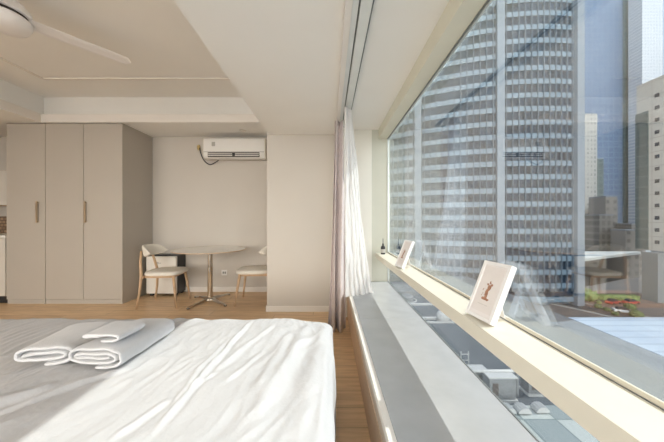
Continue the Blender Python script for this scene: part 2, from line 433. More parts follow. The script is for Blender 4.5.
def wrinkle(x, y):
    h = 0
    wx = x + .06*noise.noise(Vector((x*3, y*3, 0))); wy = y + .06*noise.noise(Vector((x*3, y*3, 7)))
    # long soft folds running away from the camera, a little diagonal
    c, s = math.cos(.28), math.sin(.28)
    u = wx*c - wy*s; v = wx*s + wy*c
    h += .009*noise.noise(Vector((u*3.2, v*1.1, 2)))
    n = noise.noise(Vector((u*7.5, v*2.2, 5))); h += .008*(1-abs(n)*2.2)*max(0, min(1, .55+noise.noise(Vector((x*1.7, y*1.7, 11)))*1.6))
    n = noise.noise(Vector((u*17+v*3, v*6, 8))); h += .0055*(1-abs(n)*2)*max(0, min(1, .45+noise.noise(Vector((x*2.3, y*2.3, 17)))*1.8))
    n = noise.noise(Vector((u*33, v*15, 21))); h += .0022*n*max(0, min(1, .6+noise.noise(Vector((x*2.9, y*2.9, 47)))*1.8))
    for (a, b, hh, w) in CREASES:
        wob = .012*noise.noise(Vector((x*6, y*6, 31)))
        d, t = sseg(x+wob, y, a[0], a[1], b[0], b[1])
        fade = min(1, 6*min(t, 1-t)+.15)
        if abs(d) < w*6:
            h += fade*hh*(math.exp(-(d/w)**2) - .5*math.exp(-((d-1.6*w)/w)**2))
    return h
bm = bmesh.new()
X0, X1, Y0, Y1, r = -2.34, .022, -.95, 1.82, .075
cx, cy = (X0+X1)/2, (Y0+Y1)/2
Lx, Ly = (X1-X0)/2 - r, (Y1-Y0)/2 - r
hang = .36
NX, NY = 600, 560
g = []
for j in range(NY+1):
    row = []
    sy = lerp(-(Ly+r*PI/2+hang), Ly+r*PI/2+hang, j/NY)
    for i in range(NX+1):
        sx = lerp(-(Lx+r*PI/2+hang), Lx+r*PI/2+hang, i/NX)
        hx, dx = prof(abs(sx), Lx, r); hy, dy = prof(abs(sy), Ly, r)
        x = cx + math.copysign(hx, sx); y = cy + math.copysign(hy, sy)
        drop = max(dx, dy) + .35*min(dx, dy)
        w = wrinkle(x, y)
        top = max(0, 1 - drop/.1)
        # soft fall-off towards the far right corner and edges
        ex, ey = max(0, 1-(Lx+r-hx)/.28), max(0, 1-(Ly+r-hy)/.22)
        z = .503 - drop + w*(.35+.65*top) - .012*ex*ex*top - .010*ey*ey*top
        if sx > 0: z -= .028*(ex*ey)*top
        fall = min(1, drop/.25)
        x += math.copysign(1, sx)*(.016*math.sin(y*11+1.5*math.sin(y*3.1)) + .01*noise.noise(Vector((y*6, z*3, 4))))*fall*(dx > dy) + (.006*noise.noise(Vector((y*7, z*5, 2))) if dx > .02 else 0)
        y += math.copysign(1, sy)*(.018*math.sin(x*9) + .01*noise.noise(Vector((x*6, z*3, 4))))*fall*(dy >= dx)
        row.append(bm.verts.new((x, y, max(.03, z))))
    g.append(row)
for j in range(NY):
    for i in range(NX): bm.faces.new((g[j][i], g[j][i+1], g[j+1][i+1], g[j+1][i]))
o = obj('duvet', bm, 'cotton', None, smooth=True)
tag(o, 'creased white duvet spread over the bed, its right half sunlit', 'duvet')

# towels
def towel_mesh(w, h, L0, th, turns, seed, e=.30, flat=0):
    """rolled / folded sheet: spiral profile in XZ, extruded along Y; origin at base centre"""
    bm = bmesh.new()
    pts = []
    n = int(64*turns)
    p = th*1.34
    for k in range(n+1):
        a = 2*PI*k/64 - PI/2
        A = w/2 - th/2 - p*(a+PI/2)/(2*PI)*1.25; Bh = h/2 - th/2 - p*(a+PI/2)/(2*PI)
        if Bh < .001: break
        c, s = math.cos(a), math.sin(a)
        x = A*math.copysign(abs(c)**.55, c); z = Bh*math.copysign(abs(s)**.85, s)
        x += .004*noise.noise(Vector((k*.13, seed, 0))); z += .0035*noise.noise(Vector((k*.17, seed, 5)))*(k > 40)
        pts.append(Vector((x, 0, z + h/2)))
    NYT = 26
    rows = []
    for j in range(NYT+1):
        y = -L0/2 + L0*j/NYT
        row = []
        endt = min(1, min(j, NYT-j)/2.0)
        for k, q in enumerate(pts):
            d = (pts[min(k+1, len(pts)-1)]-pts[max(k-1, 0)]).normalized()
            nrm = Vector((d.z, 0, -d.x))
            t2 = th/2*(.72+.28*endt)
            wob = .0035*noise.noise(Vector((q.x*14+seed, y*12, q.z*20)))
            yy = y + .006*noise.noise(Vector((q.x*30, q.z*40, seed+j*.02)))
            c0 = q + nrm*wob
            row.append((bm.verts.new(Vector((c0.x, yy, max(.0005, c0.z))) + nrm*t2), bm.verts.new(Vector((c0.x, yy, max(.0005, c0.z))) - nrm*t2)))
        rows.append(row)
    K = len(pts)
    for j in range(NYT):
        for k in range(K-1):
            for sidx, flip in ((0, 0), (1, 1)):
                bm.faces.new((rows[j][k][sidx], rows[j][k+1][sidx], rows[j+1][k+1][sidx], rows[j+1][k][sidx]))
    for j in (0, NYT):
        for k in range(K-1): bm.faces.new((rows[j][k][0], rows[j][k+1][0], rows[j][k+1][1], rows[j][k][1]))
    for j in range(NYT):
        for k in (0, K-1): bm.faces.new((rows[j][k][0], rows[j+1][k][0], rows[j+1][k][1], rows[j][k][1]))
    return bm
def put_towel(bm, loc, rz, label, tilt=0):
    o = obj('folded_towel', bm, 'terry', None, smooth=True, local=True, subsurf=1)
    o.location = loc; o.rotation_euler = (tilt, 0, rz)
    return tag(o, label, 'towel', 'towels folded on the bed')
put_towel(towel_mesh(.255, .098, .30, .0165, 2.0, 3), (-1.262, 1.31, .513), .17, 'left hand folded white towel lying alone in the shade on the duvet')
put_towel(towel_mesh(.27, .102, .36, .0145, 2.5, 8), (-.990, 1.325, .512), -.06, 'thick folded white towel with a smaller towel lying on top')
put_towel(towel_mesh(.20, .048, .16, .0125, 1.4, 12), (-.995, 1.255, .612), -.06, 'small thin white towel resting on top of the thick towel')

# ------------------------------------------------------------------ wardrobe
wd = thing('wardrobe', 'tall greige three door wardrobe against the back wall', 'wardrobe', (-3.6, 3.98, 0))
obj('carcass', B((-4.39, -2.827, 3.70, 4.29, .06, 2.46)), 'lam', wd)
obj('plinth', B(-4.385, -2.832, 3.685, 4.29, 0, .058), 'lam', wd)
obj('side_panel', B(-2.8265, -2.81, 3.672, 4.292, 0, 2.461), 'lam', wd, bev=.001)
for i, (a, b) in enumerate(((-4.388, -3.873), (-3.857, -3.345), (-3.339, -2.829))):
    d = obj('door', B(a, b, 3.675, 3.698, .063, 2.455), 'lam', wd, bev=.0015)
    hx = {0: -3.955, 2: -3.305}.get(i)
    if hx is not None:
        bm = bmesh.new(); bx(bm, hx-.009, hx+.009, 3.645, 3.655, 1.105, 1.40)
        bx(bm, hx-.006, hx+.006, 3.654, 3.676, 1.12, 1.135); bx(bm, hx-.006, hx+.006, 3.654, 3.676, 1.37, 1.385)
        obj('handle', bm, 'brass', d)['label'] = 'champagne bar handle'
obj('filler_strip', B(-3.871, -3.859, 3.670, 3.698, .0, 2.458), 'lam', wd)
obj('gap_shade_strip', B(-2.809, -2.804, 4.288, 4.299, 0.01, 2.46), 'sticker', wd)  # solid strip coloured as the shade line between wardrobe and wall

# kitchen glimpse, left edge
kc = thing('kitchen_cabinet', 'beige kitchen base cabinet just left of the wardrobe', 'cabinet', (-5.0, 3.99, 0))
obj('body', B(WX+.02, -4.40, 3.70, 4.28, .10, .90), 'cabinet', kc)
for k in range(2):
    d = obj('door', B(WX+.02+.585*k, WX+.60+.585*k, 3.68, 3.70, .105, .895), 'cabinet', kc, bev=.002)
obj('toe_kick', B(WX+.02, -4.40, 3.72, 4.28, 0, .10), 'black', kc)['label'] = 'black recessed kick board'
o = obj('countertop', B(WX+.01, -4.395, 3.66, 4.285, .901, .935), 'trim', None, bev=.003)
tag(o, 'pale kitchen worktop on the base cabinet left of the wardrobe', 'countertop')
o = obj('backsplash', B(WX+.01, -4.395, 4.27, 4.298, .936, 1.20), 'backsplash', None)
tag(o, 'brown mosaic splashback above the kitchen worktop', 'splashback')
wc = thing('wall_cabinet', 'wooden kitchen wall cabinet above the splashback', 'cabinet', (-5.0, 4.15, 1.36))
obj('body', B(WX+.02, -4.40, 4.02, 4.29, 1.36, 1.88), 'warmwood', wc)
obj('door', B(WX+.02, -4.99, 4.0, 4.018, 1.365, 1.875), 'cabinet', wc)
d = obj('door', B(-4.985, -4.40, 4.0, 4.018, 1.365, 1.875), 'cabinet', wc)
obj('handle', B(-5.22, -5.20, 3.985, 3.998, 1.5, 1.7), 'lamdark', wc)

# ------------------------------------------------------------------ dining set
tb = thing('round_table', 'round white table on a chrome pedestal in the alcove', 'table', (-1.668, 3.79, 0))
bm = bmesh.new(); lathe(bm, [(0, .716), (.45, .716), (.473, .722), (.482, .731), (.482, .735), (0, .735)], -1.668, 3.79, 72)
obj('tabletop', bm, 'top', tb, smooth=False)
bm = bmesh.new(); lathe(bm, [(.473, .7205), (.4845, .7305), (.4845, .7342), (.4815, .7342), (.4815, .7305), (.471, .7205), (.473, .7205)], -1.668, 3.79, 72)
obj('edge_band', bm, 'edge', tb, smooth=True)['label'] = 'wood toned edge'
bm = bmesh.new(); lathe(bm, [(0, .04), (.052, .04), (.05, .055), (.036, .062), (.034, .70), (.06, .705), (.06, .716), (0, .716)], -1.668, 3.79, 32)
obj('pedestal', bm, 'chrome', tb, bev=.002)
bm = bmesh.new(); lathe(bm, [(0, .03), (.07, .03), (.08, .04), (.05, .055), (0, .055)], -1.668, 3.79, 32)
obj('hub', bm, 'chrome', tb, smooth=True)
for a in (-113, -35, 67, 147):
    a = math.radians(a); bm = bmesh.new()
    c, s = math.cos(a), math.sin(a); px, py = -s, c
    sec = [(.05, .028, .062, .028), (.2, .022, .044, .018), (.37, .014, .024, .006)]
    rings = []
    for rr, hw, zt, zb in sec:
        rings.append([bm.verts.new((-1.668+c*rr+px*hw*k, 3.79+s*rr+py*hw*k, z)) for k, z in ((-1, zb), (1, zb), (.5, zt), (-.5, zt))])
    for p_, q_ in zip(rings, rings[1:]):
        for k in range(4): bm.faces.new((p_[k], p_[(k+1) % 4], q_[(k+1) % 4], q_[k]))
    bm.faces.new(rings[0]); bm.faces.new(rings[-1])
    f = obj('foot', bm, 'chrome', tb, bev=.003)
    bm = bmesh.new(); lathe(bm, [(0, 0), (.018, 0), (.02, .012), (0, .014)], -1.668+c*.355, 3.79+s*.355, 16)
    obj('glide', bm, 'black', f)

def make_chair(label):
    t = thing('dining_chair', label, 'chair', (0, 0, 0), 'dining chairs at the round table', local=True)
    # faces +X in local space
    bm = bmesh.new()
    N_ = 40; rings = []
    for (sc_, z) in ((.90, .418), (.985, .424), (1.0, .440), (.985, .457), (.92, .466), (.6, .470)):
        rings.append([bm.verts.new((.01+.235*sc_*math.copysign(abs(math.cos(2*PI*k/N_))**.62, math.cos(2*PI*k/N_)),
                                    .235*sc_*(1+.06*math.cos(2*PI*k/N_))*math.copysign(abs(math.sin(2*PI*k/N_))**.62, math.sin(2*PI*k/N_)), z)) for k in range(N_)])
    for a, b in zip(rings, rings[1:]):
        for k in range(N_): bm.faces.new((a[k], a[(k+1) % N_], b[(k+1) % N_], b[k]))
    bm.faces.new(rings[0][::-1]); bm.faces.new(rings[-1])
    obj('seat', bm, 'cream', t, smooth=True, local=True)
    # wrapping back shell
    bm = bmesh.new(); R_ = .235; grid = {}
    NA, NZ = 40, 14
    for side in (0, 1):
        for i in range(NA+1):
            ph = lerp(-1.25, 1.25, i/NA)
            ee = abs(ph)/1.25
            zt = .815 - .05*ee**3; zb = .655 + .03*ee**3
            half = (zt-zb)/2*math.sqrt(max(0.02, 1-ee**6)); zm = (zt+zb)/2
            for j in range(NZ+1):
                v = lerp(-1, 1, j/NZ)
                thk = .018*math.sqrt(max(0, 1-v**4))*math.sqrt(max(0.0, 1-ee**8))
                rr = R_ + (thk if side else -thk) + .012*v*v*0
                cxs = -.02 - rr*math.cos(ph)*1.0
                grid[side, i, j] = bm.verts.new((cxs - .015*v, rr*math.sin(ph), zm + half*v))
    for side in (0, 1):
        for i in range(NA):
            for j in range(NZ): bm.faces.new([grid[side, i+a, j+b] for a, b in ((0, 0), (1, 0), (1, 1), (0, 1))])
    bmesh.ops.remove_doubles(bm, verts=bm.verts[:], dist=.0008)
    bmesh.ops.holes_fill(bm, edges=bm.edges[:], sides=0)
    obj('backrest', bm, 'cream', t, smooth=True, local=True)
    # legs
    for s in (-1, 1):
        bm = bmesh.new(); tube(bm, [(.17, s*.17, .425), (.20, s*.195, .2), (.225, s*.215, 0)], [.019, .016, .011], 14)
        obj('leg', bm, 'oak', t, smooth=True, local=True)
        bm = bmesh.new(); tube(bm, [(-.262, s*.11, .73), (-.245, s*.16, .60), (-.215, s*.195, .43), (-.228, s*.207, .2), (-.262, s*.222, 0)], [.013, .016, .018, .016, .011], 14)
        obj('leg', bm, 'oak', t, smooth=True, local=True)
    bm = bmesh.new()
    bx(bm, -.19, .17, -.165, -.145, .385, .418); bx(bm, -.19, .17, .145, .165, .385, .418); bx(bm, .15, .17, -.165, .165, .385, .418); bx(bm, -.215, -.19, -.195, .195, .385, .418)
    obj('seat_frame', bm, 'oak', t, local=True)
    return t
ch = make_chair('cream and beech dining chair left of the round table, in front of the small fridge')
ch.location = (-2.225, 3.695, 0); ch.rotation_euler = (0, 0, .09)
dup(ch, (-1.035, 3.80, 0), PI+.06, 'cream and beech dining chair right of the round table, half hidden by the pier', 'dining chairs at the round table')

# mini fridge
fr = thing('mini_fridge', 'small white fronted fridge with black body standing behind the left chair', 'fridge', (-2.5, 4.16, 0))
obj('body', B(-2.725, -2.275, 4.06, 4.285, .03, .61), 'black', fr, bev=.004)
d = obj('door', B(-2.723, -2.277, 4.02, 4.058, .045, .60), 'fridge', fr, bev=.008)
bm = bmesh.new(); lathe(bm, [(0, 0), (.02, 0), (.02, .006), (.012, .006), (.012, .003), (0, .003)], 0, 0, 24)
bmesh.ops.rotate(bm, verts=bm.verts[:], cent=(0, 0, 0), matrix=Matrix.Rotation(PI/2, 3, 'X')); bmesh.ops.translate(bm, verts=bm.verts[:], vec=(-2.555, 4.0195, .50))
bx(bm, -2.53, -2.50, 4.016, 4.0195, .495, .505)
obj('badge', bm, 'sticker', d)['label'] = 'small grey round badge'
obj('top_handle', B(-2.60, -2.40, 4.03, 4.10, .61, .622), 'black', fr, bev=.004)
for x in (-2.68, -2.32):
    for y in (4.09, 4.25): obj('foot', B(x-.02, x+.02, y-.02, y+.02, 0, .03), 'black', fr)

# socket
so = thing('wall_socket', 'small white double socket low on the alcove wall', 'socket', (-1.665, 4.296, .30))
obj('plate', B(-1.71, -1.62, 4.290, 4.2995, .262, .350), 'white', so, bev=.003)
for x in (-1.68, -1.65): obj('outlet', B(x-.008, x+.008, 4.288, 4.2905, .290, .322), 'dark_slot', so)

# ------------------------------------------------------------------ air conditioner
ac = thing('air_conditioner', 'white wall mounted split air conditioner high in the alcove', 'air conditioner', (-1.44, 4.19, 2.07))
bm = bmesh.new()
prof_ = [(4.296, 2.11), (4.22, 2.08), (4.13, 2.085), (4.095, 2.13), (4.088, 2.19), (4.092, 2.34), (4.11, 2.385), (4.296, 2.39)]
extr(bm, [(-1.905, y, z) for y, z in prof_], (.925, 0, 0))
obj('body', bm, 'white', ac, bev=.006)
for x0, x1 in ((-1.915, -1.905), (-.98, -.965)):
    bm = bmesh.new(); extr(bm, [(x0, y, z) for y, z in prof_], (x1-x0, 0, 0)); obj('end_cap', bm, 'cream', ac, bev=.003)
vt = obj('air_outlet', B(-1.835, -1.055, 4.083, 4.11, 2.10, 2.166), 'dark_slot', ac)
for z in (2.118, 2.143): obj('louver', B(-1.83, -1.06, 4.076, 4.084, z-.006, z+.004), 'white', vt)
for x in (-1.44,): obj('louver_clip', B(x-.02, x+.02, 4.072, 4.084, 2.112, 2.156), 'black', vt)
obj('sticker', B(-1.775, -1.725, 4.084, 4.0885, 2.26, 2.325), 'sticker', ac)
obj('front_seam', B(-1.90, -.985, 4.085, 4.089, 2.172, 2.176), 'dark_slot', ac)
bm = bmesh.new()
def P(px, py, D): return ((px-329)/F*D, D, HC+(219.5-py)/F*D)
def arc(pts, D, n=8):
    out = []
    P_ = [P(a, b, D) for a, b in pts]
    for i in range(len(P_)-1):
        p0, p1, p2, p3 = P_[max(i-1, 0)], P_[i], P_[i+1], P_[min(i+2, len(P_)-1)]
        for k in range(n):
            t = k/n
            out.append(tuple(.5*((2*b)+(-a+c)*t+(2*a-5*b+4*c-d)*t*t+(-a+3*b-3*c+d)*t**3) for a, b, c, d in zip(p0, p1, p2, p3)))
    out.append(P_[-1]); return out
tube(bm, arc([(199.5, 148), (201, 154), (204.5, 161), (210, 164.5), (216, 162), (220.5, 158.5)], 4.27), .008, 8)
obj('drain_cable', bm, 'cable', ac, smooth=True)['label'] = 'dark looping cable'
bm = bmesh.new(); tube(bm, arc([(200, 150), (203, 156.5), (206, 158), (208, 154), (205.5, 151), (203, 152)], 4.285), .006, 8)
obj('power_cable', bm, 'cable_w', ac, smooth=True)['label'] = 'pale curling cable'
bm = bmesh.new(); bmesh.ops.create_icosphere(bm, subdivisions=2, radius=.035)
for v in bm.verts: v.co = Vector((v.co.x*.8, v.co.y*.5, v.co.z*1.3))*(1+.2*noise.noise(v.co*40)) + Vector(P(198.8, 147.5, 4.283))
o = obj('pipe_sealing_putty', bm, 'yellow', None, smooth=True)
tag(o, 'yellow putty plug in the wall left of the air conditioner', 'putty')
bm = bmesh.new(); lathe(bm, [(0, 0), (.05, 0), (.052, -.006), (.03, -.01), (0, -.01)], -1.27, 3.98, 24)
bmesh.ops.translate(bm, verts=bm.verts[:], vec=(0, 0, 2.464))
o = obj('ceiling_downlight', bm, 'trim', None, smooth=True); tag(o, 'small round unlit downlight in the alcove ceiling', 'downlight')

# ------------------------------------------------------------------ ceiling fan
FX, FY = -2.33, 1.93
fan = thing('ceiling_fan', 'white three blade ceiling fan at the upper left', 'ceiling fan', (FX, FY, 2.45))
bm = bmesh.new(); lathe(bm, [(0, 2.85), (.075, 2.85), (.07, 2.80), (.03, 2.79), (.018, 2.78), (.018, 2.72), (0, 2.72)], FX, FY, 32); obj('mount', bm, 'white', fan, smooth=True)
bm = bmesh.new(); lathe(bm, [(0, 2.73), (.06, 2.728), (.11, 2.705), (.142, 2.665), (.148, 2.632), (.135, 2.624), (0, 2.624)], FX, FY, 48); obj('motor_housing', bm, 'fanwhite', fan, bev=.003)
bm = bmesh.new(); lathe(bm, [(0, 2.6235), (.125, 2.6235), (.125, 2.6005), (0, 2.6005)], FX, FY, 48); obj('gap_ring', bm, 'dark_slot', fan)
bm = bmesh.new(); lathe(bm, [(0, 2.60), (.140, 2.60), (.147, 2.588), (.146, 2.565), (.130, 2.535), (.08, 2.512), (0, 2.503)], FX, FY, 48); obj('light_dome', bm, 'fanwhite', fan, smooth=True)
for a in (51.5, 171.5, 291.5):
    bm = bmesh.new(); a = math.radians(a); n = 18; up = []; lo = []
    for i in range(n+1):
        t = i/n; rr = .12 + .64*t
        wd_ = lerp(.055, .062, t) * (math.sqrt(max(0.03, 1-((t-.93)/.07)**2)) if t > .93 else 1)
        tw = .22*(1-t*.5)
        for lst, zz in ((up, .006), (lo, -.006)):
            row = []
            for k in range(5):
                w_ = lerp(-wd_, wd_, k/4)
                x, y, z = rr, w_, 2.614 - w_*tw + zz*(1 if 0 < k < 4 else .3) + .0*t
                row.append(bm.verts.new((FX + x*math.cos(a)-y*math.sin(a), FY + x*math.sin(a)+y*math.cos(a), z)))
            lst.append(row)
    for lst in (up, lo):
        for i in range(n):
            for k in range(4): bm.faces.new((lst[i][k], lst[i+1][k], lst[i+1][k+1], lst[i][k+1]))
    for i in range(n):
        for k in (0, 4): bm.faces.new((up[i][k], up[i+1][k], lo[i+1][k], lo[i][k]))
    for i in (0, n):
        for k in range(4): bm.faces.new((up[i][k], up[i][k+1], lo[i][k+1], lo[i][k]))
    obj('blade', bm, 'fanwhite', fan, smooth=False)

# ------------------------------------------------------------------ picture frames on the shelf
def make_frame(name, label, BLp, yaw, lean, W, H, art):
    """BLp: far bottom corner, bottom edge runs toward -Y turned by yaw, leans toward +X"""
    e = Vector((math.sin(yaw), -math.cos(yaw), 0)); side = Vector((math.cos(yaw), math.sin(yaw), 0))
    up = (side*math.sin(lean) + Vector((0, 0, 1))*math.cos(lean)); nrm = side*math.cos(lean) - Vector((0, 0, 1))*math.sin(lean)
    BL = Vector(BLp)
    Mx = Matrix((( e.x, nrm.x, up.x), (e.y, nrm.y, up.y), (e.z, nrm.z, up.z)))
    def T(bm):
        for v in bm.verts: v.co = BL + Mx @ v.co
        return bm
    t = thing(name, label, 'picture frame', BLp, 'picture frames on the window shelf')
    b, th = .014, .024
    obj('frame', T(B((0, b, 0, th, 0, H), (W-b, W, 0, th, 0, H), (b, W-b, 0, th, 0, b), (b, W-b, 0, th, H-b, H))), 'frame', t, bev=.001)
    obj('mount', T(B(b, W-b, .003, .0055, b, H-b)), 'matte', t)
    m_ = .020
    pic = obj('print', T(B(m_, W-m_, .002, .0029, m_+.008, H-m_)), 'paper', t)
    if art:
        bm = bmesh.new()
        def blob(x, z, rx, rz, seed, rot=0):
            vs = []
            for k in range(18):
                a_ = 2*PI*k/18; q = 1+.3*noise.noise(Vector((math.cos(a_)*2, math.sin(a_)*2, seed)))
                dx, dz = rx*q*math.cos(a_), rz*q*math.sin(a_)
                vs.append(bm.verts.new((x+dx*math.cos(rot)-dz*math.sin(rot), .0016, z+dx*math.sin(rot)+dz*math.cos(rot))))
            bm.faces.new(vs)
        cxp = W*.50
        blob(cxp, H*.44, .008, .019, 1, .15); blob(cxp+.004, H*.545, .009, .012, 2); blob(cxp+.012, H*.60, .006, .005, 3, .4)
        blob(cxp-.008, H*.60, .005, .004, 4, -.4); blob(cxp-.002, H*.35, .016, .006, 5); blob(cxp+.014, H*.34, .008, .004, 6, .3); blob(cxp+.001, H*.635, .003, .007, 7)
        for k in range(9):
            aa = random.uniform(-1, 1); blob(cxp+aa*.024, H*(.37+random.random()*.27), .0016, .003, 20+k, aa)
        obj('drawing', T(bm), 'ink', pic)['label'] = 'small brown ink sketch'
        obj('caption_line', T(B(W*.32, W*.68, .0014, .0018, H*.245, H*.250)), 'sticker', pic)
    obj('backing_board', T(B(b, W-b, .0065, .0095, b, H-b)), 'kraft', t)
    # easel strut behind
    bm = bmesh.new()
    p = []
    hw0, hw1 = .016, .026
    topz = H*.62
    foot = side*.055 + BL - BL
    # strut from board at 62% height down to shelf behind
    A = BL + Mx @ Vector((W/2, .010, topz)); 
    Gp = BL + e*(W/2) + side*(.62*H*math.sin(lean)+.045); Gp.z = BL.z+.001
    tk = nrm*.003
    vs = [A - e*hw0, A + e*hw0, Gp + e*hw1, Gp - e*hw1]
    extr(bm, vs, tk)
    obj('easel_strut', bm, 'frame', t)
    return t
make_frame('picture_frame', 'pale picture frame with a brown sketch, nearest on the window shelf', (.565, 1.122, .7663), .16, .405, .140, .232, True)
make_frame('picture_frame', 'pale picture frame farther along the window shelf, seen nearly edge on', (.551, 2.27, .7663), .16, .405, .140, .232, True)

# small bottle
bo = thing('dropper_bottle', 'tiny dark bottle with slim neck at the far end of the shelf', 'bottle', (.612, 3.06, .757))
bm = bmesh.new(); lathe(bm, [(0, .757), (.023, .757), (.025, .762), (.025, .835), (.018, .85), (.009, .855), (0, .855)], .612, 3.06, 24); obj('body', bm, 'black', bo, smooth=True)
bm = bmesh.new(); lathe(bm, [(.0255, .775), (.0257, .775), (.0257, .815), (.0255, .815), (.0255, .775)], .612, 3.06, 24); obj('label_band', bm, 'sticker', bo)
bm = bmesh.new(); lathe(bm, [(0, .854), (.010, .854), (.010, .875), (.004, .88), (.0035, .935), (0, .936)], .612, 3.06, 16); obj('neck', bm, 'cable', bo, smooth=True)

# ------------------------------------------------------------------ outside: office tower
G0 = -23.0
TCX, TCY, TR = 61.0, 141.5, 66.0
def tp(th, r): return (TCX + r*math.sin(th), TCY - r*math.cos(th))
def arcbox(bm, t0, t1, r0, r1, z0, z1, n):
    A = [lerp(t0, t1, i/n) for i in range(n+1)]
    v = [[bm.verts.new((*tp(a, r_), z)) for (r_, z) in ((r0, z0), (r1, z0), (r1, z1), (r0, z1))] for a in A]
    for p_, q_ in zip(v, v[1:]):
        for k in range(4): bm.faces.new((p_[k], q_[k], q_[(k+1) % 4], p_[(k+1) % 4]))
    bm.faces.new(v[0]); bm.faces.new(v[-1][::-1])
R_ = math.radians
T0, T1 = R_(-68), R_(8.9)
tw = thing('office_tower', 'big curved office tower with pale floor bands filling the window view', 'building', (TCX, TCY-40, G0))
FH = 3.83; zc0 = 16.98
bm = bmesh.new(); poly = [tp(lerp(T0, T1, i/30), TR-1.2) for i in range(31)] + [(71.5, 118), (5, 118)]
prism(bm, poly, G0, 84); obj('core', bm, 'mullion', tw)
k0 = math.ceil((G0-zc0+1)/FH)
for k in range(k0, 18):
    zc = zc0 + FH*k
    bm = bmesh.new(); arcbox(bm, T0, T1, TR-.8, TR-.15, zc-.72, zc+.72, 40); obj('spandrel_band', bm, 'spandrel', tw)
    bm = bmesh.new(); arcbox(bm, T0, T1, TR-1.1, TR-.45, zc+.72, zc+FH-.72, 40); obj('window_band', bm, 'tower_glass', tw)
PT = [-67.9, -48.9, -30, -10.9, 8.0]
for a in PT:
    bm = bmesh.new(); w_ = .0145 if a != 8.0 else .017
    arcbox(bm, R_(a)-w_, R_(a)+w_, TR-1.4, TR+.9, G0, 84, 2); obj('pier', bm, 'pier', tw)
for a, b in zip(PT[1:], PT[2:]):
    for i in range(1, 13):
        t = lerp(R_(a), R_(b), i/13); bm = bmesh.new()
        arcbox(bm, t-.0017, t+.0017, TR-.6, TR+.12, G0+4, 84, 1); obj('mullion', bm, 'mullion', tw)

def building(name, label, x0, x1, y0, y1, z0, z1, m, roof='pier', extra=None):
    t = thing(name, label, 'building', ((x0+x1)/2, (y0+y1)/2, z0))
    obj('facade', B(x0, x1, y0, y1, z0, z1-.6), m, t)
    obj('roof', B(x0-.05, x1+.05, y0-.05, y1+.05, z1-.6, z1), roof, t)
    if extra: extra(t)
    return t
def glass_extra(t):
    obj('corner_pier', B(176, 181, 158.5, 161, G0, 150), 'pier', t)
    obj('edge_strip', B(174, 176, 158.8, 161, G0, 150), 'teal', t)
building('glass_tower', 'blue glass tower rising out of view right of the office tower', 150, 181, 160, 190, G0, 150, 'blueglass', extra=glass_extra)
building('apartment_block', 'slim pale chequered high rise beside the right edge of the office tower', 130.5, 138.0, 139, 150, G0, 56, 'checker')
building('teal_tower', 'narrow dark teal tower in front of the blue glass tower', 141.0, 146.5, 144, 152, G0, 34, 'teal')
cb = [(120.0, 126.5, 120, 128, 3.5), (127.0, 132.5, 124, 132, 12), (133.5, 139, 130, 138, 7.5), (123, 129, 112, 118, -3), (130, 136, 116, 122, -.5)]
labs = ['grey low office block in the gap under the blue glass tower', 'tallest grey block in the gap under the blue glass tower', 'grey block at the right of the gap by the tower pier',
        'lowest dark block nearest in the gap between the towers', 'squat pale block below the grey blocks in the gap']
for i, (a, b_, c, d_, h_) in enumerate(cb):
    building('city_block', labs[i], a, b_, c, d_, G0, h_, 'city' if i % 2 == 0 else 'city2')
def sand_extra(t):
    obj('glass_strip', B(102.2, 103, 86.6, 90.1, -8.5, 36), 'teal', t)['label'] = 'green glass strip'
    for k in range(14):
        for yy in (84.3, 78.5, 72.7):
            z = -6.5 + 4.45*k*.86
            if z < 41: obj('window', B(102.35, 102.6, yy-.55, yy+.55, z, z+1.1), 'tower_glass', t)
    obj('podium_column', B(95, 99, 78, 82, G0, -8.7), 'metalbox', t)
    obj('podium_column', B(102.5, 108, 80, 86, G0, -8.7), 'pier', t)
building('sandstone_tower', 'beige stone building with small square windows at the right edge', 102.5, 130, 55, 90, -8.7, 45.5, 'sand', 'sand', sand_extra)
building('pale_tower', 'pale hatched high rise behind the stone building against the sky', 174, 185.5, 150, 157, G0, 130, 'palehatch')

# canopy podium
cp = thing('podium_hall', 'low dark glass hall with a thin pale flat roof', 'building', (105, 100, G0))
bm = bmesh.new(); prism(bm, [(82, 93), (87.5, 91.5), (127, 110), (127, 111.6), (82, 111.6)], -12.9, -12.0); obj('roof_slab', bm, 'roofline', cp)
bm = bmesh.new(); prism(bm, [(83, 96), (88, 95), (122, 110.6), (122, 111.5), (83, 111.5)], G0, -12.9); obj('glass_wall', bm, 'hall_glass', cp)

# ground
bm = bmesh.new(); bx(bm, -250, 420, -250, 420, G0-1, G0)
o = obj('ground', bm, 'asphalt', None); o['kind'] = 'structure'
def ribbon(pts, w0, w1, z0, z1):
    bm = bmesh.new(); rows = []
    for i, p in enumerate(pts):
        a = Vector(pts[max(i-1, 0)]); b = Vector(pts[min(i+1, len(pts)-1)]); d = (b-a).normalized(); n = Vector((-d.y, d.x)); p = Vector(p)
        q0, q1 = p+n*w0, p+n*w1
        rows.append([bm.verts.new((q0.x, q0.y, z0)), bm.verts.new((q1.x, q1.y, z0)), bm.verts.new((q1.x, q1.y, z1)), bm.verts.new((q0.x, q0.y, z1))])
    for a, b in zip(rows, rows[1:]):
        for k in range(4): bm.faces.new((a[k], a[(k+1) % 4], b[(k+1) % 4], b[k]))
    bm.faces.new(rows[0]); bm.faces.new(rows[-1])
    return bm
rp = []
for i in range(25):
    px = lerp(545, 700, i/24); py = 299.5 + 21*((px-545)/100)**1.15
    D = -(G0-HC)*F/(py-219.5); rp.append(((px-329)/F*D, D))
o = obj('road', ribbon(rp, -4.5, 3.2, G0, G0+.05), 'road', None); o['kind'] = 'structure'
o = obj('kerb_near', ribbon(rp, -5.1, -4.5, G0, G0+.25), 'kerb', None); o['kind'] = 'structure'; o.name = 'trim_4'
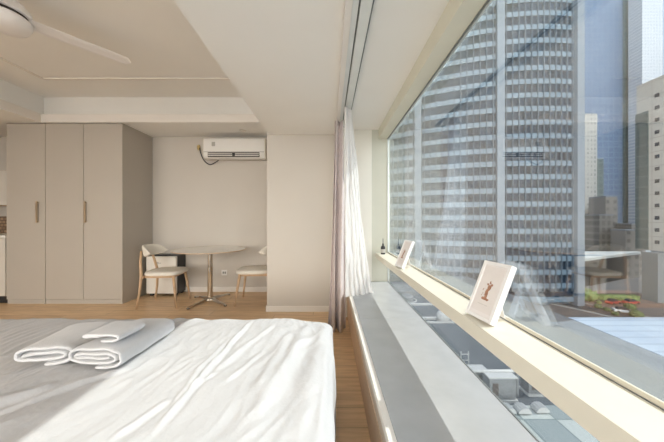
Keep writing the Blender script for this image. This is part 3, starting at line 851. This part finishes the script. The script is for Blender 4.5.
o = obj('kerb_far', ribbon(rp, 3.2, 3.7, G0, G0+.25), 'kerb', None); o['kind'] = 'structure'; o.name = 'trim_5'
o = obj('plaza', B(72, 102, 74, 92, G0, G0+.06), 'brickp', None); o['kind'] = 'structure'

def bush(name, label, c, r, m, seed, squash=.8):
    bm = bmesh.new(); bmesh.ops.create_icosphere(bm, subdivisions=4, radius=1)
    for v in bm.verts:
        n = noise.fractal(v.co*2.3+Vector((seed, 0, 0)), 1, 2, 4)
        n2 = noise.noise(v.co*9+Vector((seed, 3, 0)))
        v.co = v.co*(1+.28*n+.12*n2)*r; v.co.z *= squash; v.co += Vector(c)
    zmin = G0
    for v in bm.verts: v.co.z = max(zmin, v.co.z)
    o = obj(name, bm, m, None, smooth=True)
    return tag(o, label, 'bush', 'bushes along the street')
def GP(px, py, z=G0):
    D = (HC-z)*F/(py-219.5); return ((px-329)/F*D, D)
bl = ['leafy bush nearest the right foot of the office tower', 'small bright bush in front of the glass hall', 'low round bush second from the office tower corner',
      'dark shrub beside the parked cars', 'green shrub between the red car and the tower', 'last dark shrub before the stone column', 'bushy shrub behind the white car']
for i, (px, py, rr, m) in enumerate([(587, 300, 2.4, 'leaf2'), (599, 303.5, .6, 'leaf2'), (598, 308, .8, 'leaf'), (607, 311, .7, 'leaf'), (615, 315, .7, 'leaf'), (636, 317, 1.2, 'leaf'), (630, 309, 1.1, 'leaf')]):
    x, y = GP(px, py); bush('bush', bl[i], (x, y, G0+rr*.6), rr, m, i*3.1)
hd = bmesh.new()
x0, y0 = GP(597, 299.5); x1, y1 = GP(638, 300.5)
n = 60; pts = [(lerp(x0, x1, i/n), lerp(y0, y1, i/n)) for i in range(n+1)]
hm = ribbon(pts, -.7, .7, G0, G0+1.5)
bmesh.ops.subdivide_edges(hm, edges=hm.edges[:], cuts=2, use_grid_fill=True)
for v in hm.verts: v.co += Vector((noise.noise(v.co*1.9), noise.noise(v.co*1.9+Vector((9, 0, 0))), noise.noise(v.co*1.9+Vector((0, 9, 0)))))*.3
hd.free()
o = obj('hedge', hm, 'leaf2', None); tag(o, 'long clipped yellow green hedge before the glass hall', 'hedge')
def car(label, px, py, m, rz):
    x, y = GP(px, py); t = thing('car', label, 'car', (x, y, G0), 'cars parked by the street', local=True)
    bm = bmesh.new(); extr(bm, [(-2.1, -.85, .3), (2.1, -.85, .3), (2.15, -.85, .75), (1.2, -.85, .9), (-2.05, -.85, .95)], (0, 1.7, 0)); obj('body', bm, m, t, bev=.08, local=True)
    bm = bmesh.new(); extr(bm, [(-1.6, -.72, .9), (1.1, -.72, .9), (.5, -.72, 1.4), (-1.2, -.72, 1.42)], (0, 1.44, 0)); obj('cabin', bm, 'tower_glass', t, bev=.05, local=True)
    for sx in (-1.3, 1.3):
        for sy in (-.85, .85):
            bm = bmesh.new(); tube(bm, [(sx, sy-.1, .32), (sx, sy+.1, .32)], .32, 16); obj('wheel', bm, 'black', t, local=True)
    t.rotation_euler = (0, 0, rz)
car('red car parked by the hedge in the street below', 613, 303.8, 'carred', .3)
car('white car parked nearest the stone column in the street below', 624, 313, 'carwhite', -.5)
car('red car parked behind the white car in the street below', 631, 304.0, 'carred', .2)

# ------------------------------------------------------------------ outside: roofs right under the window
RZ = -6.0
o = obj('podium_roof', B(.95, 17.4, 3.0, 34, RZ-.5, RZ), 'roofdeck', None); o['kind'] = 'structure'
o = obj('ribbed_roof', B(17.45, 60, 4.0, 19.7, RZ-.45, RZ+.02), 'ribroof', None)
tag(o, 'pale blue ribbed metal roof below the window at the right', 'roof')
o = obj('podium_wall', B((.95, 60, 3.1, 19.6, G0, RZ-.5), (.95, 17.3, 19.6, 33.9, G0, RZ-.5)), 'pier', None); o['kind'] = 'structure'
def RP(px, py, z=RZ): return GP(px, py, z)
for i, (a, b_, lb) in enumerate([((404, 305), (436, 305.5), 'farthest white kerb line across the dark roof deck'), ((422, 319), (450, 320), 'middle white kerb line across the dark roof deck'),
                                 ((425, 323), (456, 322.5), 'thin white kerb line just nearer than the middle one')]):
    p, q = RP(*a), RP(*b_); w_ = .14 if i < 2 else .05
    o = obj('roof_kerb', B(p[0]-1, q[0]+2.5, p[1]-w_, p[1]+w_, RZ, RZ+.12), 'roofline', None); tag(o, lb, 'kerb', 'white kerbs on the roof deck')
# hatch and drum at far roof
x, y = RP(407, 300)
dr = thing('roof_vent', 'round pale roof vent at the far end of the dark deck', 'vent', (x, y, RZ))
bm = bmesh.new(); lathe(bm, [(0, RZ), (.55, RZ), (.55, RZ+.35), (.45, RZ+.45), (0, RZ+.5)], x, y, 24); obj('drum', bm, 'metalbox', dr)
bm = bmesh.new(); lathe(bm, [(.75, RZ), (.85, RZ), (.85, RZ+.06), (.75, RZ+.06), (.75, RZ)], x, y, 24); obj('collar', bm, 'roofline', dr)
x, y = RP(405, 292)
o = obj('pale_roof_slab', B(x-1.6, x+1.0, y-1.3, y+1.5, RZ, RZ+.4), 'metalbox', None); tag(o, 'pale square slab beyond the round roof vent', 'roof slab')
x, y = RP(443, 321)
bm = bmesh.new(); lathe(bm, [(0, RZ), (.42, RZ), (.42, RZ+.5), (.25, RZ+.75), (0, RZ+.8)], x, y, 20)
o = obj('roof_cowl', bm, 'roofline', None, smooth=True); tag(o, 'white domed cowl beside the middle kerb line', 'vent')
# pipe with bracket
p = RP(468, 371, RZ+1.0); q = RP(512, 369, RZ+1.0)
pp = thing('roof_pipe', 'horizontal pale pipe on brackets above the roof units', 'pipe', (p[0], p[1], RZ))
bm = bmesh.new(); tube(bm, [(p[0]-.6, p[1], RZ+1.0), (q[0]+.8, p[1], RZ+1.0)], .06, 14); obj('tube', bm, 'roofline', pp, smooth=True)
for xx in (p[0]-.05, q[0]+.1): obj('bracket', B(xx-.05, xx+.05, p[1]-.05, p[1]+.05, RZ, RZ+.95), 'metalbox', pp)
# ladder
x, y = RP(474, 379)
ld = thing('roof_ladder', 'small grey access ladder beside the pale pipe', 'ladder', (x, y+.6, RZ))
for dx in (-.3, .05): obj('rail', B(x+dx-.02, x+dx+.02, y+.55, y+.60, RZ, RZ+.95), 'roofline', ld)
for k in range(3): obj('rung', B(x-.3, x+.05, y+.56, y+.59, RZ+.25+k*.28, RZ+.28+k*.28), 'roofline', ld)
# AC units
def unit(label, px, py, w_, d_, h_):
    x, y = RP(px, py); t = thing('rooftop_unit', label, 'rooftop unit', (x, y, RZ), 'units on the roof deck')
    obj('casing', B(x-w_/2, x+w_/2, y, y+d_, RZ+.08, RZ+h_), 'metalbox', t, bev=.03)
    obj('base', B(x-w_/2-.05, x+w_/2+.05, y-.05, y+d_+.05, RZ, RZ+.08), 'roofline', t)
    obj('grille', B(x-w_/2+.12, x-w_/2+.34, y-.02, y, RZ+.25, RZ+h_-.2), 'dark_slot', t)
    obj('lid', B(x-w_/2-.04, x+w_/2+.04, y-.04, y+d_+.04, RZ+h_, RZ+h_+.05), 'roofline', t)
unit('large box shaped rooftop unit with a dark side grille', 503, 402, 1.05, .5, .92)
unit('small rooftop unit left of the large one', 480, 385, .6, .4, .6)
unit('second box shaped rooftop unit right of the large one', 540, 396, .9, .5, .8)
# domes + tiles
for i, (px, py, lb) in enumerate([(508, 406, 'left of the corrugated skylight domes at the canopy edge'), (523, 406, 'middle corrugated skylight dome at the canopy edge'), (541, 405, 'right corrugated skylight dome at the canopy edge')]):
    x, y = RP(px, py, RZ+.35); bm = bmesh.new(); rows = []
    for a in range(17):
        th = PI*a/16; rows.append([bm.verts.new((x-.24*math.cos(th), y+yy, RZ+.12+.22*math.sin(th)+.02*math.cos(a*PI))) for yy in (-.12, .22)])
    for a_, b_ in zip(rows, rows[1:]): bm.faces.new((a_[0], b_[0], b_[1], a_[1]))
    bm.faces.new([r_[0] for r_ in rows][::-1]); bm.faces.new([r_[1] for r_ in rows]); bm.faces.new((rows[0][0], rows[0][1], rows[-1][1], rows[-1][0]))
    o = obj('skylight_dome', bm, 'roofline', None); tag(o, lb, 'skylight', 'skylight domes at the canopy edge')
o = obj('glass_canopy', B(4.6, 16, 4.2, RP(520, 408)[1], RZ+.02, RZ+.1), 'tiles', None)
tag(o, 'pale green chequered glass canopy tiles below the shelf at the right', 'canopy')

# ------------------------------------------------------------------ light
w = bpy.data.worlds.new('sky'); scn.world = w; w.use_nodes = True
N, L = w.node_tree.nodes, w.node_tree.links
bg = N['Background']
tc = N.new('ShaderNodeTexCoord'); sp = N.new('ShaderNodeSeparateXYZ'); cr = N.new('ShaderNodeValToRGB')
L.new(tc.outputs['Generated'], sp.inputs[0]); L.new(sp.outputs['Z'], cr.inputs['Fac'])
cr.color_ramp.elements[0].position = 0; cr.color_ramp.elements[0].color = (.80, .89, 1.0, 1)
cr.color_ramp.elements[1].position = .8; cr.color_ramp.elements[1].color = (.55, .70, 1, 1)
L.new(cr.outputs['Color'], bg.inputs['Color']); bg.inputs['Strength'].default_value = SKY
# warm glow added low in the sky behind the camera to light the room
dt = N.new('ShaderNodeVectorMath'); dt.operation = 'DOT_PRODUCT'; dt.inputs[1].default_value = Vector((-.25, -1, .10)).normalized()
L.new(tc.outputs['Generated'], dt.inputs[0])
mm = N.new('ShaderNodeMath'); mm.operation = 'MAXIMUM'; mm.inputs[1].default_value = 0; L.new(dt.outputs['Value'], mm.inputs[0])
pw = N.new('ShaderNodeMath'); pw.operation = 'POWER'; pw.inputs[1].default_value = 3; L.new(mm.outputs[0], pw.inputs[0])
ml = N.new('ShaderNodeMath'); ml.operation = 'MULTIPLY'; ml.inputs[1].default_value = REAR_FILL; L.new(pw.outputs[0], ml.inputs[0])
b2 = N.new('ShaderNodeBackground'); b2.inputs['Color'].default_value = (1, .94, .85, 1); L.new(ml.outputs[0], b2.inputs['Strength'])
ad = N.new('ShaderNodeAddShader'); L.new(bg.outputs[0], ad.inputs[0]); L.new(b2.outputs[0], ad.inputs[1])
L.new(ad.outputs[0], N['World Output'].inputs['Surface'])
s = bpy.data.lights.new('sun', 'SUN'); s.energy = SUN; s.angle = R_(.6); s.color = (1, .95, .88)
so_ = bpy.data.objects.new('sun', s); C.objects.link(so_)
d = Vector((-1, -.10, -.988)).normalized(); so_.rotation_euler = d.to_track_quat('-Z', 'Y').to_euler(); so_.location = (30, 3, 30)

# ------------------------------------------------------------------ camera
cam = bpy.data.cameras.new('camera'); co = bpy.data.objects.new('camera', cam); C.objects.link(co)
cam.sensor_width = 36; cam.lens = F/664*36; co.location = (0, 0, HC); co.rotation_euler = (PI/2, 0, 0)
cam.shift_x = 3/664; cam.shift_y = -1.5/664; cam.clip_start = .03; cam.clip_end = 1500
scn.camera = co
scn.view_settings.view_transform = 'Standard'; scn.view_settings.look = 'None'
scn.view_settings.exposure = EXPO; scn.view_settings.gamma = 1; scn.view_settings.use_curve_mapping = False
